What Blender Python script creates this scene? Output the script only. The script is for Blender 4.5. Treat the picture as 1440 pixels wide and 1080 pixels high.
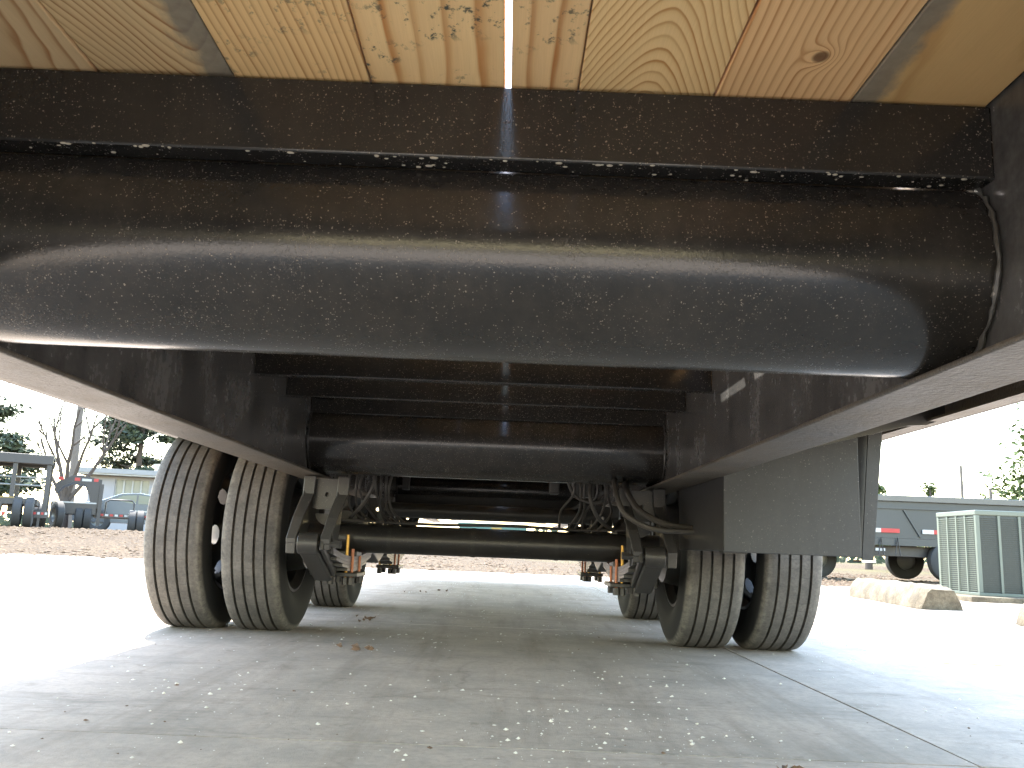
import bpy, bmesh, math, random
from mathutils import Vector, Matrix, noise
random.seed(7)
PI = math.pi
S = bpy.context.scene
for o in list(bpy.data.objects): bpy.data.objects.remove(o)
C = S.collection

# ------------------------------------------------------------------ camera
cam = bpy.data.cameras.new('camera'); cam.sensor_width = 36; cam.lens = 30.67
cam.clip_start = .02; cam.clip_end = 3000
co = bpy.data.objects.new('camera', cam); C.objects.link(co)
co.matrix_world = (Matrix.Translation((.0758, 0, .3495)) @ Matrix.Rotation(-.0009, 4, 'Z')
                   @ Matrix.Rotation(PI/2 + .1844, 4, 'X') @ Matrix.Rotation(.0394, 4, 'Z'))
S.camera = co
# ------------------------------------------------------------------ world, sun, exposure
SUN = Vector((-.31, .46, 1.0)).normalized()          # towards the sun
w = bpy.data.worlds.new('World'); S.world = w; w.use_nodes = True
wn = w.node_tree.nodes; wl = w.node_tree.links
bg = wn['Background']; sky = wn.new('ShaderNodeTexSky'); sky.sky_type = 'NISHITA'
sky.sun_disc = False; sky.sun_elevation = math.asin(SUN.z); sky.sun_rotation = math.atan2(SUN.x, SUN.y)
sky.dust_density = .8; sky.air_density = 1.65; sky.ozone_density = 0
wl.new(sky.outputs[0], bg.inputs[0]); bg.inputs[1].default_value = .15
sl = bpy.data.lights.new('sun', 'SUN'); sl.energy = 2.8; sl.angle = math.radians(.5); sl.color = (1, .93, .82)
so = bpy.data.objects.new('sun', sl); C.objects.link(so); so.rotation_euler = SUN.to_track_quat('Z', 'Y').to_euler()
S.view_settings.view_transform = 'Standard'; S.view_settings.look = 'None'
S.view_settings.gamma = 1; S.view_settings.use_curve_mapping = False
S.view_settings.exposure = 3.3
S.render.engine = 'CYCLES'
S.cycles.max_bounces = 10; S.cycles.diffuse_bounces = 6; S.cycles.glossy_bounces = 6

# ------------------------------------------------------------------ materials
class NT:
    def __init__(s, name):
        s.m = bpy.data.materials.new(name); s.m.use_nodes = True
        s.t = s.m.node_tree; s.b = s.t.nodes['Principled BSDF']; s.l = s.t.links
        s.tc = s.t.nodes.new('ShaderNodeTexCoord')
    def n(s, typ, **k):
        o = s.t.nodes.new(typ)
        for a, v in k.items(): setattr(o, a, v)
        return o
    def put(s, sock, v):
        if hasattr(v, 'is_output'): s.l.new(v, sock)
        elif v is not None: sock.default_value = v
    def coord(s, scale=(1, 1, 1), kind='Object', loc=(0, 0, 0)):
        mp = s.n('ShaderNodeMapping'); s.l.new(s.tc.outputs[kind], mp.inputs[0])
        mp.inputs[3].default_value = scale; mp.inputs[1].default_value = loc
        return mp.outputs[0]
    def noise(s, vec, scale, detail=4, rough=.55, dist=0):
        o = s.n('ShaderNodeTexNoise'); s.l.new(vec, o.inputs['Vector'])
        o.inputs['Scale'].default_value = scale; o.inputs['Detail'].default_value = detail
        o.inputs['Roughness'].default_value = rough; o.inputs['Distortion'].default_value = dist
        return o.outputs['Fac']
    def vor(s, vec, scale, out='Distance', rnd=1):
        o = s.n('ShaderNodeTexVoronoi'); s.l.new(vec, o.inputs['Vector']); o.inputs['Scale'].default_value = scale
        o.inputs['Randomness'].default_value = rnd
        return o.outputs[out]
    def math(s, op, a, b=None, c=None, clamp=False):
        o = s.n('ShaderNodeMath', operation=op, use_clamp=clamp)
        s.put(o.inputs[0], a)
        if b is not None: s.put(o.inputs[1], b)
        if c is not None: s.put(o.inputs[2], c)
        return o.outputs[0]
    def ramp(s, fac, stops, interp='LINEAR'):
        o = s.n('ShaderNodeValToRGB'); s.l.new(fac, o.inputs[0]); r = o.color_ramp; r.interpolation = interp
        while len(r.elements) < len(stops): r.elements.new(.5)
        for e, (p, c) in zip(r.elements, stops):
            e.position = p; e.color = (c, c, c, 1) if isinstance(c, (int, float)) else (*c, 1)
        return o.outputs[0]
    def mix(s, f, a, b, mode='MIX'):
        o = s.n('ShaderNodeMix', data_type='RGBA', blend_type=mode)
        s.put(o.inputs[0], f)
        for i, v in ((6, a), (7, b)):
            if isinstance(v, tuple): v = (*v, 1) if len(v) == 3 else v
            s.put(o.inputs[i], v)
        return o.outputs[2]
    def bump(s, h, strength=.3, dist=.01):
        o = s.n('ShaderNodeBump'); s.l.new(h, o.inputs['Height']); o.inputs[0].default_value = strength; o.inputs[1].default_value = dist
        s.l.new(o.outputs[0], s.b.inputs['Normal'])
    def set(s, **k):
        for a, v in k.items():
            a = {'col': 'Base Color', 'rough': 'Roughness', 'metal': 'Metallic', 'spec': 'Specular IOR Level', 'coat': 'Coat Weight', 'coatr': 'Coat Roughness'}.get(a, a)
            if isinstance(v, tuple) and len(v) == 3: v = (*v, 1)
            s.put(s.b.inputs[a], v)
        return s.m

def plain(name, col, rough=.6, metal=0, var=.15, scale=6, bump=0):
    t = NT(name); c = t.coord(); nf = t.noise(c, scale, 5)
    lo = tuple(x*(1-var) for x in col); hi = tuple(min(1, x*(1+var)) for x in col)
    if bump: t.bump(t.noise(c, scale*8, 3), bump, .01)
    return t.set(col=t.mix(nf, lo, hi), rough=rough, metal=metal)

def paint(name, base=(.012, .0125, .0135), rough=.2, dust=.25, specks=.5, dustcol=(.34, .29, .23), speck_scale=300, peel=.22, film_rough=.55, peel_scale=260, spec=.55):
    """black gloss enamel with orange peel, a dust film and dried splash specks"""
    t = NT(name); c = t.coord()
    big = t.noise(c, 5, 5, .6); fine = t.noise(c, 90, 4, .6)
    streak = t.noise(t.coord((40, 40, 3)), 1, 4, .6)
    film = t.math('MULTIPLY', t.ramp(big, [(.35, .25), (.75, 1)]), t.ramp(streak, [(.3, .55), (.8, 1)]))
    film = t.math('MULTIPLY', film, t.ramp(fine, [(.3, .55), (.75, 1.0)]))
    film = t.math('MULTIPLY', film, dust)
    m = film
    # splash specks: small cells, only some of them, thicker in places
    warp = t.n('ShaderNodeTexNoise'); t.l.new(c, warp.inputs['Vector']); warp.inputs['Scale'].default_value = 140
    wc = t.n('ShaderNodeMix', data_type='VECTOR'); wc.inputs[0].default_value = .006
    t.l.new(c, wc.inputs[4]); t.l.new(warp.outputs['Color'], wc.inputs[5])
    v1 = t.n('ShaderNodeTexVoronoi'); t.l.new(wc.outputs[1], v1.inputs['Vector']); v1.inputs['Scale'].default_value = speck_scale
    sep = t.n('ShaderNodeSeparateColor'); t.l.new(v1.outputs['Color'], sep.inputs[0])
    size = t.math('MULTIPLY', sep.outputs[0], .42)
    dot = t.math('LESS_THAN', v1.outputs['Distance'], size)
    dens = t.ramp(t.noise(c, 7, 5, .65), [(.36, .10), (.62, .8)])
    keep = t.math('LESS_THAN', sep.outputs[1], t.math('MULTIPLY', dens, specks))
    sp = t.math('MULTIPLY', dot, keep)
    v2 = t.n('ShaderNodeTexVoronoi'); t.l.new(wc.outputs[1], v2.inputs['Vector']); v2.inputs['Scale'].default_value = speck_scale*.28
    sep2 = t.n('ShaderNodeSeparateColor'); t.l.new(v2.outputs['Color'], sep2.inputs[0])
    sp2 = t.math('MULTIPLY', t.math('LESS_THAN', v2.outputs['Distance'], t.math('MULTIPLY', sep2.outputs[0], .17)), t.math('LESS_THAN', sep2.outputs[1], .07*specks))
    sp = t.math('MAXIMUM', t.math('MULTIPLY', sp, .7), sp2)
    fk = t.math('MULTIPLY', t.ramp(t.noise(t.coord((1, 1, .55)), speck_scale*1.1, 3, .7), [(.57, 0), (.66, 1)]), t.ramp(t.noise(c, 26, 5, .7), [(.40, 0), (.62, 1)]))
    fk = t.math('MULTIPLY', fk, t.ramp(t.noise(t.coord((9, 9, 2.5), loc=(5, 2, 1)), 1, 4, .6), [(.35, .1), (.65, 1)]))
    sp = t.math('MAXIMUM', sp, t.math('MULTIPLY', fk, min(1, specks*.8)))
    m = t.math('MAXIMUM', m, t.math('MULTIPLY', sp, t.math('ADD', .08, t.math('MULTIPLY', t.math('POWER', sep.outputs[2], 2.0), .75))))
    col = t.mix(m, base, dustcol)
    r = t.math('ADD', rough, t.math('MULTIPLY', m, film_rough))
    r = t.math('ADD', r, t.math('MULTIPLY', t.noise(c, 25, 3), .05), clamp=True)
    h = t.math('ADD', t.math('MULTIPLY', t.noise(c, peel_scale, 2), .35), t.math('MULTIPLY', sp, .6))
    t.bump(h, peel, .0016 if peel < .5 else .005)
    return t.set(col=col, rough=r, spec=spec)

M = {}
M['paint_splash'] = paint('black_paint_splashed', rough=.10, dust=.09, specks=1.0, speck_scale=400)
M['paint_tube'] = paint('black_paint_tube', rough=.13, dust=.13, specks=1.0, speck_scale=430)
M['paint_web'] = paint('black_paint_web', base=(.018, .0185, .019), rough=.16, dust=.7, specks=.04, dustcol=(.25, .245, .24), film_rough=.3)  # dust film raised so the grey also carries veiling glare
M['paint_flange'] = paint('black_paint_flange', base=(.03, .028, .025), rough=.40, dust=.5, specks=.6, peel=1.0, peel_scale=130, dustcol=(.30, .235, .16))  # tan dust also paints in the reflection of the sunlit ground
M['paint'] = paint('black_paint', rough=.3, dust=.09, specks=.25)
M['paint_dusty'] = paint('dusty_black_paint', base=(.02, .02, .02), rough=.34, dust=.13, specks=.5, dustcol=(.27, .245, .21))
M['paint_box'] = paint('dusty_box_paint', base=(.018, .019, .021), rough=.42, dust=.2, specks=.8, speck_scale=240, spec=.32, dustcol=(.22, .21, .20))
M['weld'] = paint('chipped_weld_paint', rough=.3, dust=.3, specks=1.5, dustcol=(.42, .41, .37), speck_scale=110)
M['mud'] = plain('pale_dried_mud', (.40, .36, .29), .8, 0, .3, 200)
M['steel'] = plain('bare_steel', (.45, .44, .42), .35, .9, .2, 30)
M['zinc'] = plain('yellow_zinc_rod', (.80, .47, .10), .38, .35, .25, 60)
M['copper'] = plain('rust_red_rod', (.55, .22, .12), .5, .3, .3, 60)
M['white_wheel'] = plain('white_wheel_paint', (.72, .72, .7), .35, 0, .1, 20)
M['hose'] = paint('black_rubber_hose', base=(.02, .02, .02), rough=.45, dust=.25, specks=.2)

def rubber():
    t = NT('tyre_rubber'); c = t.coord()
    sep = t.n('ShaderNodeSeparateXYZ'); t.l.new(c, sep.inputs[0])
    x, y, z = sep.outputs
    rad = t.math('SQRT', t.math('ADD', t.math('POWER', y, 2), t.math('POWER', z, 2)))
    tread = t.ramp(t.math('SUBTRACT', rad, 0), [(.357, 0), (.368, 1)])
    ang = t.math('ARCTAN2', y, z)
    nz = t.noise(c, 14, 6, .65); nf = t.noise(c, 120, 3)
    sip = t.math('FRACT', t.math('MULTIPLY', t.math('ADD', ang, t.math('MULTIPLY', t.math('SINE', t.math('ADD', t.math('MULTIPLY', x, 150), t.math('MULTIPLY', t.noise(c, 25, 2), 3))), .004)), 74/(2*PI)))
    sipl = t.math('LESS_THAN', sip, .09)
    ribr = t.n('ShaderNodeTexWhiteNoise', noise_dimensions='1D'); t.l.new(t.math('FLOOR', t.math('DIVIDE', t.math('ADD', x, .0965), .0385)), ribr.inputs['W'])
    groovedark = t.math('MULTIPLY', t.math('MULTIPLY', sipl, tread), t.math('MULTIPLY', t.ramp(t.noise(c, 11, 3), [(.35, .1), (.6, 1)]), t.math('ADD', .25, t.math('MULTIPLY', ribr.outputs[0], .75))))
    dustf = t.math('MULTIPLY', tread, t.ramp(nz, [(.3, .45), (.7, 1)]))
    col = t.mix(t.math('MULTIPLY', dustf, t.ramp(nf, [(.3, .6), (.7, 1)])), (.022, .022, .022), (.15, .138, .125))
    sh = t.ramp(t.math('ABSOLUTE', x), [(.078, 0), (.09, 1)])
    col = t.mix(t.math('MULTIPLY', t.math('MULTIPLY', sh, tread), t.ramp(t.noise(c, 40, 5, .7), [(.4, 0), (.65, .6)])), col, (.22, .205, .175))
    col = t.mix(t.math('MULTIPLY', groovedark, .3), col, (.02, .02, .02))
    h = t.math('SUBTRACT', t.math('MULTIPLY', nf, .3), groovedark)
    t.bump(h, .5, .003)
    return t.set(col=col, rough=.85, spec=.3)
M['rubber'] = rubber()
M['rubber_far'] = plain('far_tyre_rubber', (.025, .025, .025), .8)

def wood(name, x0, d, k, spacing, light, dark, amp=.006, knot=None, stain=None, mold=0, contrast=1.0, seed=0):
    t = NT(name); c = t.coord()
    sep = t.n('ShaderNodeSeparateXYZ'); t.l.new(c, sep.inputs[0]); x, y, z = sep.outputs
    dx = t.math('SUBTRACT', x, x0)
    r = t.math('SQRT', t.math('ADD', t.math('POWER', dx, 2), d*d))
    v = t.math('ADD', r, t.math('MULTIPLY', y, k))
    n1 = t.noise(t.coord((9, 2.2, 9), loc=(seed, seed*2, 0)), 1, 3, .5); n2 = t.noise(t.coord((60, 5, 60), loc=(seed, 0, 0)), 1, 3)
    v = t.math('ADD', v, t.math('MULTIPLY', t.math('SUBTRACT', n1, .5), amp*4)); v = t.math('ADD', v, t.math('MULTIPLY', n2, amp*.35))
    if knot:
        kd = t.math('ADD', t.math('POWER', t.math('SUBTRACT', x, knot[0]), 2), t.math('POWER', t.math('MULTIPLY', t.math('SUBTRACT', y, knot[1]), .8), 2))
        g = t.math('EXPONENT', t.math('MULTIPLY', kd, -1/(knot[2]**2)))
        v = t.math('ADD', v, t.math('MULTIPLY', g, .03))
    fr = t.math('FRACT', t.math('DIVIDE', v, spacing))
    ring = t.ramp(fr, [(0, .15), (.07, 0), (.45, .10), (.68, .28), (.82, .8), (.92, 1.0), (1.0, .15)])
    # year to year variation
    yr = t.n('ShaderNodeTexWhiteNoise', noise_dimensions='1D'); t.l.new(t.math('FLOOR', t.math('DIVIDE', v, spacing)), yr.inputs['W'])
    ring = t.math('MULTIPLY', ring, t.math('ADD', .6, t.math('MULTIPLY', yr.outputs[0], .6)))
    fib = t.noise(t.coord((700, 14, 700)), 1, 3, .6)
    col = t.mix(t.math('MULTIPLY', ring, contrast, clamp=True), light, dark)
    col = t.mix(t.math('MULTIPLY', t.math('SUBTRACT', fib, .35), .35, clamp=True), col, tuple(q*.6 for q in dark))
    blot = t.noise(t.coord((14, 5, 14)), 1, 5, .65)
    col = t.mix(t.ramp(blot, [(.45, 0), (.85, .45)]), col, tuple(q*.75 for q in light))
    if knot:
        col = t.mix(t.ramp(t.math('MULTIPLY', kd, 3000, clamp=True), [(0, .85), (.12, .8), (.3, 0)]), col, (.09, .035, .015))
    if stain:
        sx, sgn, sw = stain
        e = t.math('MULTIPLY', t.math('SUBTRACT', x, sx), sgn)
        e = t.math('ADD', e, t.math('MULTIPLY', t.math('SUBTRACT', t.noise(t.coord((18, 8, 18), loc=(3, 1, 0)), 1, 5, .7), .5), sw*1.3))
        f = t.ramp(t.math('DIVIDE', e, sw), [(0, 0), (.35, .85), (1, .92)])
        col = t.mix(f, col, t.mix(t.noise(c, 60, 5), (.13, .115, .09), (.30, .27, .215)))
    if mold:
        mv = t.noise(t.coord((1, .8, 1)), 55, 6, .7); mm = t.noise(c, 9, 3)
        f = t.math('MULTIPLY', t.ramp(mv, [(.55, 0), (.62, 1)]), t.ramp(mm, [(.46, 0), (.56, 1)]))
        col = t.mix(t.math('MULTIPLY', f, mold), col, (.07, .075, .06))
    t.bump(t.math('ADD', t.math('MULTIPLY', fib, .5), t.math('MULTIPLY', ring, -.12)), .2, .0012)
    return t.set(col=col, rough=.62, spec=.35)
YEL = (.84, .57, .27); DRK = (.40, .17, .045)
WOOD = [wood('pine_board_0', -.02, .09, .05, .013, (.72, .52, .29), (.40, .19, .075), amp=.012, seed=1),
        wood('pine_board_1', .05, .03, .28, .010, (.74, .53, .28), (.36, .17, .06), amp=.006, stain=(.035, 1, .05), seed=2),
        wood('pine_board_2', .3, .12, .03, .0085, YEL, DRK, amp=.005, mold=.6, contrast=.8, seed=3),
        wood('pine_board_3', .25, .2, .02, .026, (.86, .61, .31), (.52, .23, .07), amp=.009, mold=1.0, contrast=.95, seed=4),
        wood('pine_board_4', .2, .2, .01, .02, (.83, .57, .29), (.46, .20, .065), amp=.006, mold=.8, contrast=.95, seed=5),
        wood('pine_board_5', .0, .028, -.34, .0075, (.86, .61, .30), (.46, .19, .045), amp=.004, contrast=.85, seed=6),
        wood('pine_board_6', .22, .1, .03, .0095, (.84, .54, .27), (.44, .17, .045), amp=.003, knot=(.012, 0.0, .016), contrast=.85, seed=7),
        wood('pine_board_7', .1, .3, .12, .05, (.66, .43, .19), (.46, .25, .085), amp=.03, contrast=.6, stain=(-.045, -1, .035), seed=8)]

def concrete():
    t = NT('concrete'); c = t.coord(); 
    oi = t.n('ShaderNodeObjectInfo')
    big = t.noise(c, .7, 6, .65); mid = t.noise(c, 4, 6, .7); fine = t.noise(c, 60, 5, .7); grit = t.noise(c, 350, 2)
    col = t.mix(t.ramp(big, [(.3, 0), (.7, 1)]), (.40, .325, .265), (.49, .40, .33))
    col = t.mix(t.ramp(mid, [(.33, .6), (.6, 0)]), col, (.24, .215, .18))
    col = t.mix(t.ramp(fine, [(.3, .5), (.55, 0)]), col, (.24, .22, .19))
    col = t.mix(t.ramp(grit, [(.62, 0), (.75, .35)]), col, (.62, .6, .55))
    st = t.noise(t.coord((1.2, 5, 1), loc=(4, 9, 0)), 1, 6, .75)
    col = t.mix(t.ramp(st, [(.55, 0), (.70, .6)]), col, (.17, .145, .115))
    trk = t.noise(t.coord((6, .5, 1), loc=(1, 3, 0)), 1, 6, .7)
    col = t.mix(t.ramp(trk, [(.5, 0), (.68, .55)]), col, (.21, .17, .13))
    sp_ = t.noise(t.coord((1, 1, 1), loc=(8, 8, 0)), 9, 6, .75)
    col = t.mix(t.ramp(sp_, [(.58, 0), (.68, .5)]), col, (.17, .135, .10))
    cr = t.n('ShaderNodeTexVoronoi', feature='DISTANCE_TO_EDGE'); wv = t.n('ShaderNodeTexNoise'); t.l.new(c, wv.inputs['Vector']); wv.inputs['Scale'].default_value = 2.5; wv.inputs['Detail'].default_value = 6
    wm = t.n('ShaderNodeMix', data_type='VECTOR'); wm.inputs[0].default_value = .25; t.l.new(c, wm.inputs[4]); t.l.new(wv.outputs['Color'], wm.inputs[5]); t.l.new(wm.outputs[1], cr.inputs['Vector']); cr.inputs['Scale'].default_value = .8
    col = t.mix(t.math('MULTIPLY', t.ramp(cr.outputs['Distance'], [(0, .28), (.005, 0)]), t.ramp(big, [(.45, 0), (.6, 1)])), col, (.12, .10, .08))
    wh = t.noise(t.coord((5, 14, 1), loc=(2, 5, 0)), 1, 5, .8)
    col = t.mix(t.ramp(wh, [(.68, 0), (.76, .4)]), col, (.6, .58, .53))
    tint = t.math('ADD', .93, t.math('MULTIPLY', oi.outputs['Random'], .12))
    col = t.mix(1.0, col, tint, 'MULTIPLY')
    t.bump(t.math('ADD', t.math('MULTIPLY', fine, .6), t.math('MULTIPLY', grit, .4)), .4, .004)
    return t.set(col=col, rough=.88, spec=.3)
M['concrete'] = concrete()
M['joint'] = plain('joint_dirt', (.06, .052, .042), .95, 0, .4, 40)
def gravelmat():
    t = NT('pale_gravel'); c = t.coord()
    v = t.n('ShaderNodeTexVoronoi'); t.l.new(c, v.inputs['Vector']); v.inputs['Scale'].default_value = 26
    sep = t.n('ShaderNodeSeparateColor'); t.l.new(v.outputs['Color'], sep.inputs[0])
    col = t.ramp(sep.outputs[0], [(0, (.013, .0075, .0035)), (.4, (.042, .025, .012)), (.75, (.072, .045, .023)), (1, (.12, .085, .05))])
    big = t.noise(c, .35, 5, .7)
    col = t.mix(t.ramp(big, [(.42, 0), (.66, .55)]), col, (.03, .019, .010))
    far = t.noise(c, .03, 3)
    col = t.mix(t.ramp(far, [(.5, 0), (.6, .5)]), col, (.08, .08, .03))
    t.bump(v.outputs['Distance'], .8, .03)
    return t.set(col=col, rough=.95, spec=.2)
M['gravel'] = gravelmat()
M['chip'] = plain('gravel_chips', (.07, .044, .023), .9, 0, .6, 9)
M['pebble'] = plain('pale_pebbles', (.66, .61, .53), .8, 0, .3, 40)
M['leaf_litter'] = plain('dry_leaf', (.15, .09, .055), .9, 0, .4, 40)
def stopmat():
    t = NT('shade_mottled_concrete'); c = t.coord(); n1 = t.noise(c, 5, 6, .7); n2 = t.noise(c, 45, 5, .7)
    col = t.mix(t.ramp(n1, [(.38, 0), (.62, 1)]), (.055, .042, .024), (.14, .115, .075))  # dark patches stand in for shading so the sunlit block reads
    col = t.mix(t.ramp(n2, [(.35, .6), (.6, 0)]), col, (.04, .03, .018)); t.bump(n2, .6, .012)
    return t.set(col=col, rough=.92)
M['stop'] = stopmat()
M['yellow_line'] = plain('worn_yellow_paint', (.50, .34, .06), .8, 0, .35, 25)
M['trailer_black'] = plain('trailer_black', (.022, .021, .024), .45)
M['trailer_slate'] = plain('trailer_slate', (.020, .025, .029), .4, 0, .12, 2)
M['trailer_rim_lit'] = plain('trailer_top_rail_lit', (.07, .07, .068), .35)  # sunlit look of the rail put into a lighter grey
M['red'] = plain('red_reflector', (.30, .012, .015), .4)
M['white'] = plain('white_reflector', (.35, .35, .35), .4)
M['planks'] = plain('yellow_planks', (.25, .16, .04), .7)
M['galv'] = plain('galvanised', (.25, .26, .26), .4, .5)
M['siding'] = plain('pale_siding', (.26, .255, .27), .8, 0, .06, 1)
M['trim'] = plain('white_trim', (.34, .34, .33), .7)
M['soffit'] = plain('roof_edge', (.22, .22, .22), .7)
M['pane'] = plain('window_glass', (.16, .18, .17), .12)
M['car_dark'] = plain('dark_car_paint', (.03, .035, .045), .25)
M['car_glass'] = plain('teal_car_glass', (.03, .075, .085), .1)
M['bark'] = plain('bark', (.06, .045, .035), .9, 0, .3, 12, .5)
M['pole'] = plain('pole_wood', (.12, .10, .085), .9)
def leaf(name, a, b):
    t = NT(name); oi = t.n('ShaderNodeNewGeometry')
    return t.set(col=t.ramp(oi.outputs['Random Per Island'], [(0, a), (1, b)]), rough=.7)
M['pine'] = leaf('pine_needles', (.012, .022, .012), (.05, .065, .028))
M['spring'] = leaf('spring_leaves', (.03, .05, .012), (.10, .13, .03))
M['ac_green'] = plain('ac_green_paint', (.075, .09, .072), .5, 0, .08, 4)
M['ac_coil'] = plain('ac_coil_fins', (.035, .042, .04), .6, .2, .2, 30)
M['teal'] = plain('teal_paint', (.05, .12, .105), .5)
M['grass'] = plain('dry_grass', (.22, .22, .09), .9, 0, .4, 2)

# ------------------------------------------------------------------ mesh helpers
class B:
    def __init__(s): s.v = []; s.f = []
    def add(s, vs, fs):
        o = len(s.v); s.v += [tuple(p) for p in vs]; s.f += [tuple(i+o for i in f) for f in fs]; return s
    def box(s, x0, x1, y0, y1, z0, z1):
        return s.add([(x, y, z) for z in (z0, z1) for y in (y0, y1) for x in (x0, x1)],
                     [(0, 2, 3, 1), (4, 5, 7, 6), (0, 1, 5, 4), (2, 6, 7, 3), (0, 4, 6, 2), (1, 3, 7, 5)])
    def prism(s, pts, axis, a, b):
        """polygon pts (2D, ccw in the two other axes in xyz order) extruded along axis"""
        n = len(pts)
        def P(q, t):
            return {0: (t, q[0], q[1]), 1: (q[0], t, q[1]), 2: (q[0], q[1], t)}[axis]
        vs = [P(q, a) for q in pts] + [P(q, b) for q in pts]
        fs = [tuple(range(n)), tuple(range(2*n-1, n-1, -1))] + [(i, n+i, n+(i+1) % n, (i+1) % n) for i in range(n)]
        return s.add(vs, fs)
    def tube(s, pts, r, n=10, cap=True):
        pts = [Vector(p) for p in pts]; m = len(pts)
        rs = r if isinstance(r, (list, tuple)) else [r]*m
        up = None; vs = []
        for i, p in enumerate(pts):
            t = (pts[min(i+1, m-1)] - pts[max(i-1, 0)]).normalized()
            if up is None: up = t.orthogonal().normalized()
            up = (up - t*up.dot(t)); up = up.normalized() if up.length > 1e-6 else t.orthogonal().normalized()
            q = t.cross(up)
            for k in range(n):
                a = 2*PI*k/n; vs.append(p + (up*math.cos(a) + q*math.sin(a))*rs[i])
        fs = [(i*n+k, i*n+(k+1) % n, (i+1)*n+(k+1) % n, (i+1)*n+k) for i in range(m-1) for k in range(n)]
        if cap: fs += [tuple(range(n-1, -1, -1)), tuple((m-1)*n+k for k in range(n))]
        return s.add(vs, fs)
    def lathe(s, prof, axis=0, n=48, c=(0, 0, 0), closed=False, arc=None):
        """prof: (axial, radius) list revolved about an axis through c"""
        m = len(prof); vs = []
        for k in range(n):
            a = 2*PI*k/n
            for (h, r) in prof:
                u, v = r*math.cos(a), r*math.sin(a)
                p = {0: (h, u, v), 1: (u, h, v), 2: (u, v, h)}[axis]
                vs.append((p[0]+c[0], p[1]+c[1], p[2]+c[2]))
        mm = m if closed else m-1
        fs = [(k*m+i, k*m+(i+1) % m, ((k+1) % n)*m+(i+1) % m, ((k+1) % n)*m+i) for k in range(n) for i in range(mm)]
        return s.add(vs, fs)
    def mesh(s, name, mat, smooth=False):
        me = bpy.data.meshes.new(name); me.from_pydata(s.v, [], s.f); me.validate()
        bm = bmesh.new(); bm.from_mesh(me); bmesh.ops.recalc_face_normals(bm, faces=bm.faces); bm.to_mesh(me); bm.free()
        if smooth:
            me.polygons.foreach_set('use_smooth', [True]*len(me.polygons))
            try: me.set_sharp_from_angle(angle=math.radians(40))
            except Exception: pass
        if mat: me.materials.append(mat)
        me.update(); return me
    def obj(s, name, mat, parent=None, smooth=False, loc=(0, 0, 0), bevel=0, seg=2):
        o = bpy.data.objects.new(name, s.mesh(name, mat, smooth)); C.objects.link(o)
        o.location = loc
        if parent: o.parent = parent
        if bevel:
            b = o.modifiers.new('bevel', 'BEVEL'); b.width = bevel; b.segments = seg; b.limit_method = 'ANGLE'; b.angle_limit = math.radians(35)
        return o
def share(name, me, parent, loc=(0, 0, 0), rot=(0, 0, 0), sc=(1, 1, 1)):
    o = bpy.data.objects.new(name, me); C.objects.link(o); o.location = loc; o.rotation_euler = rot; o.scale = sc
    if parent: o.parent = parent
    return o
def tag(o, label=None, cat=None, group=None, kind=None):
    for k, v in (('label', label), ('category', cat), ('group', group), ('kind', kind)):
        if v: o[k] = v
    return o
def thing(name, label, cat, loc=(0, 0, 0), rz=0, group=None):
    o = bpy.data.objects.new(name, None); C.objects.link(o); o.location = loc; o.rotation_euler = (0, 0, rz)
    o.empty_display_size = .2
    return tag(o, label, cat, group)

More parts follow.
